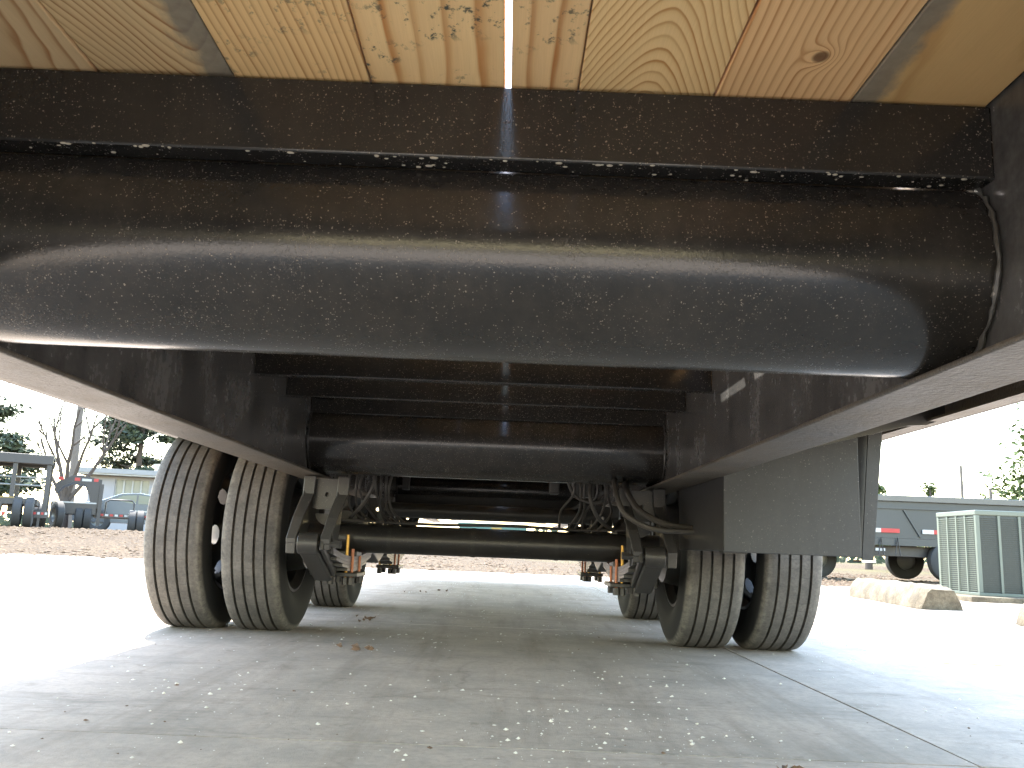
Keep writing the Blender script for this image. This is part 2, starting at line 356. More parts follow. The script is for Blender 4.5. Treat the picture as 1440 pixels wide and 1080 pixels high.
# ------------------------------------------------------------------ ground
def sm(t): t = max(0, min(1, t)); return t*t*(3-2*t)
def gh(x, y): return .40*sm((y-12.5)/10)*sm((1.5-x)/6) - .03
def ground():
    xs = [-900, -300, -120, -60] + [-40+2*i for i in range(41)] + [60, 120, 300, 900]
    ys = [-600, -150, -50, -20] + [-8+1.0*i for i in range(50)] + [50, 70, 110, 200, 400, 900, 2000]
    b = B(); n = len(xs)
    vs = [(x, y, gh(x, y) + (noise.noise((x*.4, y*.4, 0))*.012 if 12.5 < y < 60 else 0)) for y in ys for x in xs]
    fs = [(j*n+i, j*n+i+1, (j+1)*n+i+1, (j+1)*n+i) for j in range(len(ys)-1) for i in range(n-1)]
    o = b.add(vs, fs).obj('gravel_ground', M['gravel'], smooth=True); return tag(o, kind='structure')
ground()
def slabs():
    base = B().box(-13.2, 12.72, -7.7, 12.1, -.2, -.012).obj('concrete_pavement', M['joint']); tag(base, kind='structure')
    g = 2.35
    for i in range(-6, 5):
        for j in range(-4, 5):
            x0 = .94+i*g; y0 = 1.65+j*g; y1 = min(y0+g, 12.08)
            q = .0035
            b = B(); n = 6
            # gently uneven top, chipped edges
            vs = []; fs = []
            for a in range(n+1):
                for c_ in range(n+1):
                    x = x0+q+(g-2*q)*a/n; y = y0+q+(y1-y0-2*q)*c_/n
                    ed = (a in (0, n)) or (c_ in (0, n))
                    if ed:
                        x += random.uniform(-.002, .002) ; y += random.uniform(-.002, .002)
                    vs.append((x-x0-g/2, y-y0-g/2, -.004 if ed else 0))
            fs = [(a*(n+1)+c_, (a+1)*(n+1)+c_, (a+1)*(n+1)+c_+1, a*(n+1)+c_+1) for a in range(n) for c_ in range(n)]
            # inset ring so the top stays flat up to the arris
            k = len(vs)
            vs2 = [(-(g/2-q), -(y1-y0)/2+q-(g-(y1-y0))/2, -.05), ]
            b.add(vs, fs)
            # skirts
            rim = [a*(n+1) for a in range(n+1)] + [n*(n+1)+c_ for c_ in range(1, n+1)] + [a*(n+1)+n for a in range(n-1, -1, -1)] + [c_ for c_ in range(n-1, 0, -1)]
            low = [(vs[r][0], vs[r][1], -.011) for r in rim]
            o0 = len(b.v); b.v += low; L = len(rim)
            b.f += [(rim[t], rim[(t+1) % L], o0+(t+1) % L, o0+t) for t in range(L)]
            b.obj('slab', M['concrete'], base, smooth=False, loc=(x0+g/2, y0+g/2, 0))
slabs()
# slab tops droop 4 mm at the arris; loose grit hides the joint
def stones(name, n, area, sz, mat, zf, seed, dens=None, kind='stuff', label=None, cat=None):
    rnd = random.Random(seed); b = B(); k = 0; tries = 0
    while k < n and tries < n*8:
        tries += 1
        x = rnd.uniform(area[0], area[1]); y = area[2]+(area[3]-area[2])*rnd.random()**1.3
        if dens and rnd.random() > dens(x, y): continue
        r = sz[0]+(sz[1]-sz[0])*rnd.random()**4; h = r*rnd.uniform(.5, .9)
        z = zf(x, y); a0 = rnd.random()*6.3; vs = []
        for q in range(5):
            a = a0+q*2*PI/5; rr = r*rnd.uniform(.7, 1.2); vs.append((x+rr*math.cos(a), y+rr*math.sin(a), z+h*.25))
        vs.append((x+rnd.uniform(-.3, .3)*r, y+rnd.uniform(-.3, .3)*r, z+h)); vs.append((x, y, z-h*.2))
        b.add(vs, [(q, (q+1) % 5, 5) for q in range(5)] + [((q+1) % 5, q, 6) for q in range(5)]); k += 1
    o = b.obj(name, mat); tag(o, label, cat, kind=kind); return o
stones('gravel_bits', 9500, (-2.6, 3.2, .9, 8.5), (.0012, .0062), M['pebble'], lambda x, y: -.001, 3,
       lambda x, y: .12+.88*sm((noise.noise((x*1.6, y*1.6, 5))+.15)/.6))
stones('dark_grit', 260, (-3, 4, 1.2, 9), (.002, .006), M['leaf_litter'], lambda x, y: -.001, 5,
       lambda x, y: sm((noise.noise((x*.9+7, y*.9, 2))+.1)/.5))
stones('gravel_chips', 16000, (-13, 13, 11.4, 26), (.012, .06), M['chip'], lambda x, y: gh(x, y)-.004 if y > 12.1 else 0, 9,
       lambda x, y: (.08 if y < 12.1 else .9))
def litter(x, y, r, seed):
    rnd = random.Random(seed); b = B()
    for k in range(rnd.randint(4, 9)):
        a = rnd.random()*6.3; px, py = x+rnd.gauss(0, r), y+rnd.gauss(0, r*1.3); s_ = rnd.uniform(.008, .022)
        u = Vector((math.cos(a), math.sin(a), 0)); v = Vector((-u.y, u.x, 0))
        p = Vector((px, py, .003)); z1 = Vector((0, 0, rnd.uniform(.004, .014)))
        b.add([p-u*s_, p-v*s_*.45+z1, p+u*s_+z1*.3, p+v*s_*.45+z1*.6, p-Vector((0, 0, .004))],
              [(0, 1, 2), (0, 2, 3), (0, 4, 1), (1, 4, 2), (2, 4, 3), (3, 4, 0)])
    return b
for i, (x, y, r, lab) in enumerate([(-.56, 4.1, .05, 'clump of dry brown leaves on concrete behind the left inner tyre'),
                               (-.38, 2.98, .035, 'thin dark leaf scraps lying on shaded concrete under the axle'),
                               (-.50, 6.6, .16, 'scattered reddish leaf crumbs far under the trailer'),
                               (.55, 1.52, .02, 'single dark leaf scrap beside the slab joint')]):
    tag(litter(x, y, r, i+20).obj('leaf_litter', M['leaf_litter']), lab, 'leaf litter', 'leaf scraps on the concrete')
b = B()
for k in range(7):
    x0 = 1.62+.42*k; b.box(x0, x0+.40, 3.22+.004*k, 3.30+.004*k, -.001, .0025)
tag(b.obj('parking_line', M['yellow_line']), kind='structure')

# ------------------------------------------------------------------ the big trailer
T = thing('flatbed_trailer', 'black flatbed trailer seen from beneath, wood deck on steel crossmembers and dual tyres', 'trailer')
YR, YF = -.75, 9.2        # deck ends; unseen rear end set for underside light and tube reflection
WEB = .615; ZB = .565; ZT = .912
# main beams
for s in (-1, 1):
    bm_ = bpy.data.objects.new('main_beam', None); C.objects.link(bm_); bm_.parent = T
    xw = WEB+.007
    B().box(s*xw-.007, s*xw+.007, YR, YF, ZB+.0075, ZT-.012).obj('web', M['paint_web'], bm_)
    B().box(s*xw-.056, s*xw+.056, YR, YF, ZB, ZB+.0075).obj('bottom_flange', M['paint_flange'], bm_, bevel=.003)
    x0, x1 = sorted((s*(xw-.012), s*(xw+.056)))
    B().box(x0, x1, YR, YF, ZT-.0115, ZT).obj('top_flange', M['paint_web'], bm_)
# crossmembers: channels, web facing the rear
CM0, CS = .923, .3447
def channel(x0, x1, y, z0, z1, fl=.035, t=.006):
    b = B()
    pts = [(y, z0), (y+fl, z0), (y+fl, z0+t), (y+t, z0+t), (y+t, z1-t), (y+fl, z1-t), (y+fl, z1), (y, z1)]
    return b.prism(pts, 0, x0, x1)
ys = [-.72, -.33, .06, .45] + [CM0+CS*k for k in range(0, 24)]
me_ch = channel(-WEB+.0005, WEB-.0005, 0, .779, .8685).mesh('crossmember', M['paint_splash'])
for y in ys:
    o = share('crossmember', me_ch, T, (0, y, 0))
    bv = o.modifiers.new('bevel', 'BEVEL'); bv.width = .003; bv.segments = 3; bv.limit_method = 'ANGLE'
# dried mud drops hanging on the lip of the crossmember nearest the rear
rm = random.Random(31); bmud = B()
for k in range(64):
    x = rm.uniform(-.60, .60); y = CM0+rm.choice((rm.uniform(-.001, .004), rm.uniform(.002, .03))); r = rm.uniform(.0008, .0026); e = rm.uniform(1.0, 2.0)
    bmud.lathe([(-r*.6, .0002), (-r*.4, r*.8), (0, r), (r*.2, r*.9)], 2, 7, (0, 0, 0))
    n_ = 28; bmud.v[-n_:] = [(px*e+x, py+y, pz+.7790) for px, py, pz in bmud.v[-n_:]]
tag(bmud.obj('mud_drops', M['mud'], T, smooth=True), kind='stuff')
# torque tubes
def ring_weld(x, y, z, r, s, seed):
    rnd = random.Random(seed); pts = []; n = 90
    for k in range(n+1):
        a = 2*PI*k/n; rr = r+.004+rnd.uniform(-.0015, .002); pts.append((x+rnd.uniform(-.001, .001)-s*.004, y+rr*math.cos(a), z+rr*math.sin(a)))
    return B().tube(pts, [rnd.uniform(.0015, .0042) for _ in pts], 6)
for k, (y, z) in enumerate(((1.047, .6955), (3.09, .70), (5.6, .70), (7.6, .70))):
    me = B()
    o = me.lathe([(-WEB+.001, .122), (WEB-.001, .122)], 0, 160).obj('torque_tube', M['paint_tube'], T, smooth=True, loc=(0, y, z))
    for s in (-1, 1):
        ring_weld(s*(WEB-.001), 0, 0, .122, s, k*2+s).obj('weld_bead', M['weld'] if s > 0 else M['paint'], o, smooth=True)
# deck planks
seams = [(-.612, -.577, 0), (-.5755, -.418, 0), (-.4165, -.2595, 1), (-.2580, -.1015, 2), (-.0995, .0545, 3),
         (.0622, .1390, 4), (.1405, .2970, 5), (.2990, .4550, 6)]
zoff = [.001, .0, .0025, .0005, .0, .001, .0015, .0]
def plank(x0, x1, y0, y1, zb, mat, yc=None):
    cx, cy = (x0+x1)/2, (yc if yc is not None else (y0+y1)/2)
    return B().box(x0-cx, x1-cx, y0-cy, y1-cy, 0, .039).obj('plank', mat, T, loc=(cx, cy, zb), bevel=.0018)
for (x0, x1, i), dz in zip(seams, zoff):
    plank(x0, x1, YR, YF, .8705+dz, WOOD[i], yc=.84)
plank(.4572, .6115, YR, .951, .8705, WOOD[7], yc=.84)
plank(.4572, .5610, .952, 2.28, .8705, WOOD[7], yc=1.6)
plank(.5790, .6115, .952, 2.28, .8705, WOOD[7], yc=1.6)
plank(.4572, .6115, 2.281, YF, .8705, WOOD[7], yc=6)
for s in (-1, 1):
    for k in range(4):
        x0 = .682+k*.142; a, b_ = sorted((s*x0, s*(x0+.1395)))
        plank(a, b_, YR, YF, .8705+.001*(k % 2), WOOD[(k*2+(s > 0)) % 7], yc=1.2+k)
# outriggers
for y in (-.45, .45, 1.35, 2.33, 3.27, 4.25, 5.3, 6.3, 7.3, 8.3):
    for s in (-1, 1):
        pts = [(s*.631, ZB+.05), (s*.79, ZB+.05), (s*1.15, .712), (s*1.2, .716), (s*1.2545, .735), (s*1.2545, .868), (s*.631, .868)]
        b = B().prism(pts, 1, y, y+.008)
        b.obj('outrigger', M['paint'], T)
# side rails, stake pockets, rub rails
for s in (-1, 1):
    x0, x1 = sorted((s*1.255, s*1.262)); 
    rail = B().box(x0, x1, YR, YF, .726, .914)
    a, b_ = sorted((s*1.2545, s*1.205)); rail.box(a, b_, YR, YF, .7265, .733)
    rail.obj('side_rail', M['paint_flange'], T)
    a, b_ = sorted((s*1.297, s*1.306)); B().box(a, b_, YR, YF, .842, .912).obj('rub_rail', M['paint'], T, bevel=.002)
    me_p = B().box(-.017, .017, -.05, .05, .80, .908).mesh('stake_pocket', M['paint'])
    y = YR+.2
    while y < YF:
        share('stake_pocket', me_p, T, (s*1.2795, y, 0)); y += .61
# end channels
B().box(-1.254, 1.254, YR-.012, YR-.002, .79, .914).obj('rear_rail', M['paint'], T)
B().box(-1.254, 1.254, YF+.002, YF+.014, .60, .914).obj('front_rail', M['paint'], T)
# gooseneck ahead of the deck
for s in (-1, 1):
    pts = [(YF+.015, .60), (YF+.25, .60), (YF+1.0, 1.55), (YF+2.6, 1.70), (YF+2.6, 1.98), (YF+.85, 1.88), (YF+.015, .90)]
    B().prism(pts, 0, s*.45-.05, s*.45+.05).obj('gooseneck_arm', M['paint'], T)
B().box(-.5, .5, YF+2.4, YF+2.62, 1.70, 1.98).obj('coupler_beam', M['paint'], T)
B().lathe([(.95, .001), (.95, .06), (1.69, .06), (1.69, .001)], 2, 20, (0, YF+2.5, 0)).obj('coupler_tube', M['paint'], T, smooth=True)

# ------------------------------------------------------------------ wheels
R = .385
def tyre_profile():
    half = .099; pr = []
    pr += [(-.088, .235), (-.104, .262), (-.114, .295), (-.113, .325), (-.107, .352), (-.102, .366), (-.097, .375), (-.092, .3795)]
    gs = [-.058, -.0195, .0195, .058]; gw = .0048
    for g in gs:
        z = R-.0035*(g/.09)**2
        pr += [(g-gw, z), (g-gw*.7, z-.015), (g+gw*.7, z-.015), (g+gw, z)]
    pr += [(-x, r) for x, r in reversed(pr[:8])]
    return pr
me_tyre = B().lathe(tyre_profile(), 0, 96).mesh('tyre', M['rubber'], True)
# wheel: barrel + disc with hand holes
def rim_mesh():
    b = B().lathe([(-.088, .236), (-.09, .225), (-.075, .222), (-.06, .205), (.06, .205), (.075, .222), (.09, .225), (.088, .236)], 0, 48)
    n = 216; rs = [.205, .185, .177, .17, .163, .156, .149, .142, .135, .128, .11, .06]; 
    xs_ = [.055, .066, .070, .074, .077, .080, .083, .085, .086, .087, .09, .09]
    vs = []
    for k in range(n):
        a = 2*PI*k/n
        for r, x in zip(rs, xs_): vs.append((x, r*math.cos(a), r*math.sin(a)))
    m = len(rs); fs = []
    for k in range(n):
        ph = ((k+.5)/n*6) % 1-.5; 
        for i in range(m-1):
            rc = (rs[i]+rs[i+1])/2; da = ph*2*PI/6*.155
            if (da/.036)**2+((rc-.155)/.027)**2 < 1: continue
            fs.append((k*m+i, k*m+i+1, ((k+1) % n)*m+i+1, ((k+1) % n)*m+i))
    b.add(vs, fs); return b.mesh('rim', M['paint'], True)
me_rim = rim_mesh()
me_drum = B().lathe([(-.10, .001), (-.10, .15), (-.02, .165), (.03, .165), (.04, .10), (.04, .001)], 0, 40).mesh('brake_drum', M['paint_dusty'], True)
me_hub = B().lathe([(.04, .085), (.16, .08), (.21, .055), (.22, .001)], 0, 24).mesh('hub', M['steel'], True)
for yi, y in enumerate((3.53, 4.86)):
    for s in (-1, 1):
        for k, x in enumerate((.832, 1.108)):
            wh = bpy.data.objects.new('wheel', None); C.objects.link(wh); wh.parent = T; wh.location = (s*x, y, R-.007)
            wh.rotation_euler = (random.uniform(0, 6), 0, 0)
            share('tyre', me_tyre, wh); share('rim', me_rim, wh, rot=(0, 0, 0 if (s > 0) == (k == 0) else PI))
        share('brake_drum', me_drum, T, (s*.80, y, R), rot=(0, 0, 0 if s > 0 else PI))
        share('hub', me_hub, T, (s*.95, y, R), rot=(0, 0, 0 if s > 0 else PI))
    B().lathe([(-.72, .056), (.72, .056)], 0, 32, (0, y, .36)).obj('axle', M['paint'], T, smooth=True)

# ------------------------------------------------------------------ suspension
def bar(p, q, w, t, n=Vector((0, -1, 0))):
    """flat bar from p to q, width w across X, thickness t"""
    p, q = Vector(p), Vector(q); d = (q-p).normalized(); x = Vector((1, 0, 0)); x = (x-d*x.dot(d)).normalized(); z = d.cross(x)
    vs = [e+x*a*w/2+z*c_*t/2 for e in (p, q) for a in (-1, 1) for c_ in (-1, 1)]
    return B().add(vs, [(0, 1, 3, 2), (4, 6, 7, 5), (0, 4, 5, 1), (2, 3, 7, 6), (0, 2, 6, 4), (1, 5, 7, 3)])
def hanger(s, y, front=True):
    h = bpy.data.objects.new('spring_hanger', None); C.objects.link(h); h.parent = T
    X = lambda v: s*v
    # two edge flanges leaning outwards and towards the rear
    for (xt, xb, zb) in ((.592, .624, .30), (.477, .512, .315)):
        pts = [((X(xt), y+.02, .561)), (X(xt+.002), y+.018, .50), (X((xt+xb)/2+.004), y-.025, .42), (X(xb), y-.05, .35), (X(xb), y-.045, zb)]
        b = B()
        for p, q in zip(pts[:-1], pts[1:]):
            p, q = Vector(p), Vector(q)
        vs = []; 
        ww = [.040, .040, .036, .034, .030]
        for p, wd in zip(pts, ww):
            for dx, dy in ((-wd/2, 0), (wd/2, 0), (wd/2, .012), (-wd/2, .012)): vs.append((p[0]+dx, p[1]+dy, p[2]))
        fs = [(i*4+k, i*4+(k+1) % 4, (i+1)*4+(k+1) % 4, (i+1)*4+k) for i in range(4) for k in range(4)] + [(3, 2, 1, 0), (16, 17, 18, 19)]
        b.add(vs, fs)
        # side plate behind the flange
        xp = X((xt+xb)/2)
        b.prism([(y+.035, .561), (y+.15, .561), (y+.06, .33), (y-.0, .30), (y-.03, .36)], 0, xp-.004, xp+.004)
        b.obj('side_plate', M['paint_dusty'], h, bevel=.003)
    # back plate with a round hole and arched lower edge
    n = 24; vs = []; fs = []
    cx, cz, hr = X(.535), .50, .008
    for k in range(n):
        a = 2*PI*k/n; c_, d_ = math.cos(a), math.sin(a); m_ = max(abs(c_)/.047, abs(d_)/.052)
        vs += [(cx+hr*c_, y+.05, cz+hr*d_), (cx+c_/m_, y+.05, cz+.002+d_/m_)]
    fs = [(2*k, 2*k+1, 2*((k+1) % n)+1, 2*((k+1) % n)) for k in range(n)]
    o = B().add(vs, fs).obj('back_plate', M['paint_dusty'], h)
    so_ = o.modifiers.new('solid', 'SOLIDIFY'); so_.thickness = .008
    pts = [(X(.535)+.045*math.cos(PI+PI*k/12), .437+.040*math.sin(PI+PI*k/12)) for k in range(13)]
    B().prism(pts, 1, y+.09, y+.098).obj('gusset', M['paint_dusty'], h)
    B().lathe([(s*.46, .001), (s*.46, .014), (s*.485, .014), (s*.485, .009), (s*.64, .009), (s*.64, .001)], 0, 6, (0, y-.04, .335)).obj('bolt', M['paint_dusty'], h)
    if front:
        B().lathe([(s*.535, .001), (s*.535, .034), (s*.60, .036), (s*.60, .001)], 0, 28, (0, y-.03, .335)).obj('bushing', M['paint_dusty'], h, smooth=True, bevel=.002)
    return h
SPX = .545
for s in (-1, 1):
    for y in (2.95, 4.15, 5.45): hanger(s, y, y != 4.15)
    for y in (3.53, 4.86):
        sp = bpy.data.objects.new('leaf_spring', None); C.objects.link(sp); sp.parent = T
        for k, L in enumerate((.56, .50, .40, .28, .17)):
            pts = []; n = 14
            b = B(); vs = []
            for i in range(n+1):
                u = -1+2*i/n; yy = y+u*L; z = .288-.0115*k+.05*(u*L/.56)**2
                vs += [(s*SPX-.032, yy, z), (s*SPX+.032, yy, z), (s*SPX+.032, yy, z-.0105), (s*SPX-.032, yy, z-.0105)]
            fs = [(i*4+q, i*4+(q+1) % 4, (i+1)*4+(q+1) % 4, (i+1)*4+q) for i in range(n) for q in range(4)] + [(3, 2, 1, 0), (n*4, n*4+1, n*4+2, n*4+3)]
            b.add(vs, fs).obj('leaf', M['paint_dusty'], sp)
        B().box(s*SPX-.06, s*SPX+.06, y-.11, y+.11, .212, .228).obj('clamp_plate', M['paint_dusty'], sp, bevel=.003)
        B().box(s*SPX-.045, s*SPX+.045, y-.06, y+.06, .289, .31).obj('spring_seat', M['paint_dusty'], sp, bevel=.004)
        for dy in (-.085, .085):
            for j, (dx, mt, top) in enumerate(((-.012, 'zinc', .371), (-.034, 'copper', .318), (.045, 'zinc', .36))):
                xx = s*(SPX+dx) if j != 2 else s*(SPX+.045)
                u = B().tube([(xx, y+dy, .20), (xx, y+dy, top)], .0062, 12).obj('threaded_rod', M[mt], sp, smooth=True)
                B().lathe([(.182, .001), (.182, .013), (.209, .0135), (.2115, .001)], 2, 6, (xx, y+dy, 0)).obj('nut', M['paint_dusty'], u)
    # radius arm from the rear hanger down to the clamp plate
    arm = B()
    arm.add([], [])
    vs = [(s*.602, 2.905, .352), (s*.535, 2.905, .352), (s*.602, 2.93, .300), (s*.535, 2.93, .300),
          (s*.635, 3.36, .262), (s*.568, 3.36, .262), (s*.635, 3.36, .195), (s*.568, 3.36, .195)]
    arm.add(vs, [(0, 1, 3, 2), (4, 6, 7, 5), (0, 4, 5, 1), (2, 3, 7, 6), (0, 2, 6, 4), (1, 5, 7, 3)])
    arm.obj('radius_arm', M['paint_dusty'], T, bevel=.008)
    rb = bar((s*.522, 2.90, .34), (s*.562, 3.36, .24), .014, .05).obj('arm_rib', M['paint_dusty'], T, bevel=.004)
    # equalizer in the centre hanger
    B().prism([(3.98, .30), (4.2, .25), (4.42, .30), (4.40, .36), (4.2, .40), (4.0, .36)], 0, s*SPX-.03, s*SPX+.03).obj('equalizer', M['paint_dusty'], T, bevel=.006)
    # brake air chambers behind each drum
    for y in (3.72, 5.05):
        B().lathe([(0, .001), (0, .055), (.04, .068), (.06, .072), (.075, .068), (.12, .05), (.12, .001)], 1, 24, (s*.60, y, .42)).obj('brake_chamber', M['paint_dusty'], T, smooth=True)
    B().tube([(s*.66, 3.45, .33), (s*.655, 3.42, .27), (s*.665, 3.46, .22), (s*.68, 3.5, .24)], .009, 8).obj('brake_spring_clip', M['steel'], T, smooth=True)
# cross braces between hangers and ahead
B().lathe([(-.50, .034), (.50, .034)], 0, 24, (0, 4.15, .50)).obj('cross_brace', M['paint_dusty'], T, smooth=True)
B().box(-.60, .60, 5.38, 5.42, .555, .64).obj('cross_brace', M['paint'], T, bevel=.004)
B().box(-.6, .6, 6.55, 6.61, .53, .64).obj('cross_brace', M['paint'], T, bevel=.004)
for s in (-1, 1):
    B().box(s*.50-.02, s*.50+.02, 4.98, 5.02, .645, .78).obj('post', M['paint_dusty'], T, bevel=.003)
B().lathe([(-.28, .001), (-.27, .06), (-.24, .085), (.24, .085), (.27, .06), (.28, .001)], 0, 28, (.05, 6.2, .68)).obj('air_tank', M['paint'], T, smooth=True)
# air and hydraulic lines
def curve(pts, r, name, mat, n=8, sub=8):
    P_ = [Vector(p) for p in pts]; out = []
    for i in range(len(P_)-1):
        p0, p1, p2, p3 = P_[max(i-1, 0)], P_[i], P_[i+1], P_[min(i+2, len(P_)-1)]
        for k in range(sub):
            t = k/sub
            out.append(.5*((2*p1)+(p2-p0)*t+(2*p0-5*p1+4*p2-p3)*t*t+(3*p1-p0-3*p2+p3)*t**3))
    out.append(P_[-1])
    return B().tube(out, r, n).obj(name, mat, T, smooth=True)
curve([(.455, 3.10, .60), (.438, 2.95, .57), (.441, 2.90, .522), (.463, 2.88, .472), (.515, 2.86, .437), (.575, 2.85, .421), (.684, 2.85, .420)], .0095, 'hydraulic_hose', M['hose'])
curve([(.50, 3.12, .60), (.478, 2.97, .56), (.492, 2.93, .52), (.52, 2.90, .48), (.59, 2.87, .443), (.684, 2.87, .430)], .0105, 'hydraulic_hose', M['hose'])
rl = random.Random(4)
for k in range(7):
    x = -.50+.026*k; curve([(x, 3.25, .62), (x+rl.uniform(-.02, .02), 3.22, .54), (x+rl.uniform(-.02, .03), 3.35, .47), (x+.02, 3.52, .425)], .0045, 'brake_line', M['hose'])
for k in range(6):
    x = .46-.03*k; curve([(x, 3.3, .66), (x+rl.uniform(-.02, .02), 3.26, .56), (x+rl.uniform(-.03, .02), 3.36, .49), (x-.02, 3.52, .425)], .005, 'brake_line', M['hose'])
curve([(.30, 3.3, .62), (.32, 3.28, .56), (.36, 3.28, .53), (.42, 3.28, .525), (.45, 3.28, .56)], .007, 'hydraulic_hose', M['hose'])
curve([(.10, 4.6, .555), (.25, 4.6, .545), (.40, 4.58, .55), (.46, 4.5, .58)], .008, 'brake_line', M['hose'])
for y in (3.53, 4.86):
    for s in (-1, 1):
        B().tube([(s*.24, y+.10, .37), (s*.70, y+.10, .37)], .014, 10).obj('cam_shaft', M['paint_dusty'], T, smooth=True)
        B().prism([(y+.09, .36), (y+.12, .36), (y+.13, .47), (y+.10, .47)], 0, s*.44-.012, s*.44+.012).obj('slack_adjuster', M['paint_dusty'], T, bevel=.003)
    curve([(-.66, y-.02, .43), (-.45, y-.03, .428), (-.2, y-.02, .424), (.1, y-.03, .43), (.4, y-.02, .425), (.66, y-.02, .44)], .006, 'brake_line', M['hose'])
    for x in (-.38, -.05, .28): B().lathe([(-.008, .0575), (.008, .0575)], 0, 24, (x, y, .36)).obj('line_clamp', M['paint_dusty'], T, smooth=True)
curve([(.40, 3.20, .64), (.37, 3.12, .55), (.40, 3.15, .47), (.47, 3.30, .43), (.52, 3.45, .45)], .007, 'brake_line', M['hose'])
curve([(-.42, 3.20, .64), (-.40, 3.14, .56), (-.44, 3.2, .49), (-.50, 3.35, .45), (-.56, 3.62, .44)], .007, 'brake_line', M['hose'])
B().box(.33, .42, 3.42, 3.47, .55, .66).obj('valve_block', M['paint_dusty'], T, bevel=.004)
B().box(.25, .29, 3.6, 3.64, .57, .70).obj('valve_block', M['paint_dusty'], T, bevel=.004)
# dark panel box on the right beam, ahead of the tyres
bx = bpy.data.objects.new('hydraulic_box', None); C.objects.link(bx); bx.parent = T; tag(bx, 'dusty black steel box hung on the right beam')
B().box(.684, 1.062, 2.462, 3.10, .362, .745).obj('body', M['paint_box'], bx, bevel=.003)
B().box(.682, 1.064, 2.4535, 2.4605, .358, .745).obj('lid', M['paint_box'], bx, bevel=.002)
B().box(.695, .76, 2.50, 2.56, .3545, .3615).obj('hinge', M['paint'], bx)
B().prism([(1.055, .745), (1.135, .745), (1.095, .358), (1.055, .358)], 1, 2.52, 2.528).obj('gap_shade_plate', M['paint'], bx)  # dark sheet added to fill the shaded gap beside the box
B().prism([(1.105, .745), (1.145, .745), (1.104, .352), (1.072, .352)], 1, 2.47, 2.476).obj('edge_strip', M['paint_box'], bx)
B().box(1.066, 1.106, 2.46, 2.52, .345, .351).obj('foot', M['steel'], bx)

# ------------------------------------------------------------------ wheel stops, air conditioner
def wheel_stop(y0, y1, x0, x1, h, seed, label):
    rnd = random.Random(seed); n = 26; b = B(); vs = []
    prof = [(-.5, 0), (-.47, .35), (-.36, .8), (-.26, .97), (0, 1.0), (.26, .97), (.36, .8), (.47, .35), (.5, 0)]; m = len(prof)
    for i in range(n+1):
        t = i/n; yy = y0+(y1-y0)*t; e = .86 if i in (0, n) else 1
        cx = x0+(x1-x0)*t
        for (u, v) in prof:
            j = noise.noise((yy*6+seed, u*4, v*4))*.018+rnd.uniform(-.004, .004)
            chip = -.03*sm((noise.noise((yy*3.1+seed*2, u*3, 7))-.25)/.2) if v > .5 else 0
            vs.append((cx+u*.37*e+j, yy+rnd.uniform(-.01, .01), max(0, v*h*e+j*(v > .1)+chip)))
    fs = [(i*m+k, i*m+k+1, (i+1)*m+k+1, (i+1)*m+k) for i in range(n) for k in range(m-1)] + [tuple(range(m-1, -1, -1)), tuple(n*m+k for k in range(m))]
    o = b.add(vs, fs).obj('wheel_stop', M['stop'], smooth=True); return tag(o, label, 'wheel stop', 'concrete parking blocks')
wheel_stop(6.9, 8.95, 3.47, 3.70, .18, 1, 'chipped pale concrete parking block lying in front of the green air conditioner')
wheel_stop(3.7, 5.52, 3.30, 3.40, .18, 5, 'second pale concrete parking block, lying in line with the chipped one')
tag(B().box(4.6, 6.0, 8.62, 10.0, -.01, .05).obj('equipment_pad', M['stop'], bevel=.01), 'flat concrete pad under the green air conditioner', 'pad')
AC = thing('air_conditioner', 'sage green outdoor air conditioner with louvred sides on concrete pad', 'air conditioner', (4.83, 8.9, .05))
B().box(.012, .868, .012, .80, .03, .80).obj('coil', M['ac_coil'], AC)
B().box(-.004, .884, -.004, .816, 0, .03).obj('base_pan', M['ac_green'], AC, bevel=.004)
B().box(-.004, .884, -.004, .816, .80, .85).obj('top_cover', M['ac_green'], AC, bevel=.008)
for (x, y) in ((0, 0), (.84, 0), (0, .772), (.84, .772)):
    B().box(x, x+.04, y, y+.04, .031, .799).obj('corner_post', M['ac_green'], AC, bevel=.003)
me_l = B().box(-.003, .009, .041, .771, 0, .007).mesh('louvre', M['ac_green'])
me_l2 = B().box(.041, .839, -.003, .009, 0, .006).mesh('louvre', M['ac_coil'])
for k in range(36):
    share('louvre', me_l, AC, (0, 0, .045+k*.0208)); share('louvre', me_l2, AC, (0, 0, .045+k*.0208))
for y in (.20, .38, .57): B().box(-.006, .012, y, y+.022, .031, .799).obj('guard_bar', M['ac_green'], AC)
for x in (.22, .43, .64): B().box(x, x+.025, -.006, .012, .031, .799).obj('guard_bar', M['ac_green'], AC)

# ------------------------------------------------------------------ background trailers
me_ft = B().lathe([(-.09, .2), (-.11, .28), (-.10, .36), (-.08, .385), (.08, .385), (.10, .36), (.11, .28), (.09, .2)], 0, 32).mesh('tyre', M['rubber_far'], True)
def far_rim():
    b = B().lathe([(-.08, .20), (-.02, .19), (.02, .16), (.04, .10), (.05, .001)], 0, 24)
    for k in range(6):
        a = k*PI/3; b.lathe([(.03, .018), (.06, .012), (.06, .001)], 0, 6, (0, .13*math.cos(a), .13*math.sin(a)))
    return b.mesh('rim', M['galv'], True)
me_fr = far_rim()
def far_wheel(p, x, y, z=.385, rz=0):
    w_ = bpy.data.objects.new('wheel', None); C.objects.link(w_); w_.parent = p; w_.location = (x, y, z); w_.rotation_euler = (0, 0, rz)
    share('tyre', me_ft, w_); share('rim', me_fr, w_)
def tapes(p, pieces, y, z0, z1):
    for (x0, x1, m) in pieces: B().box(x0, x1, y-.004, y-.001, z0, z1).obj('reflective_tape', M[m], p)
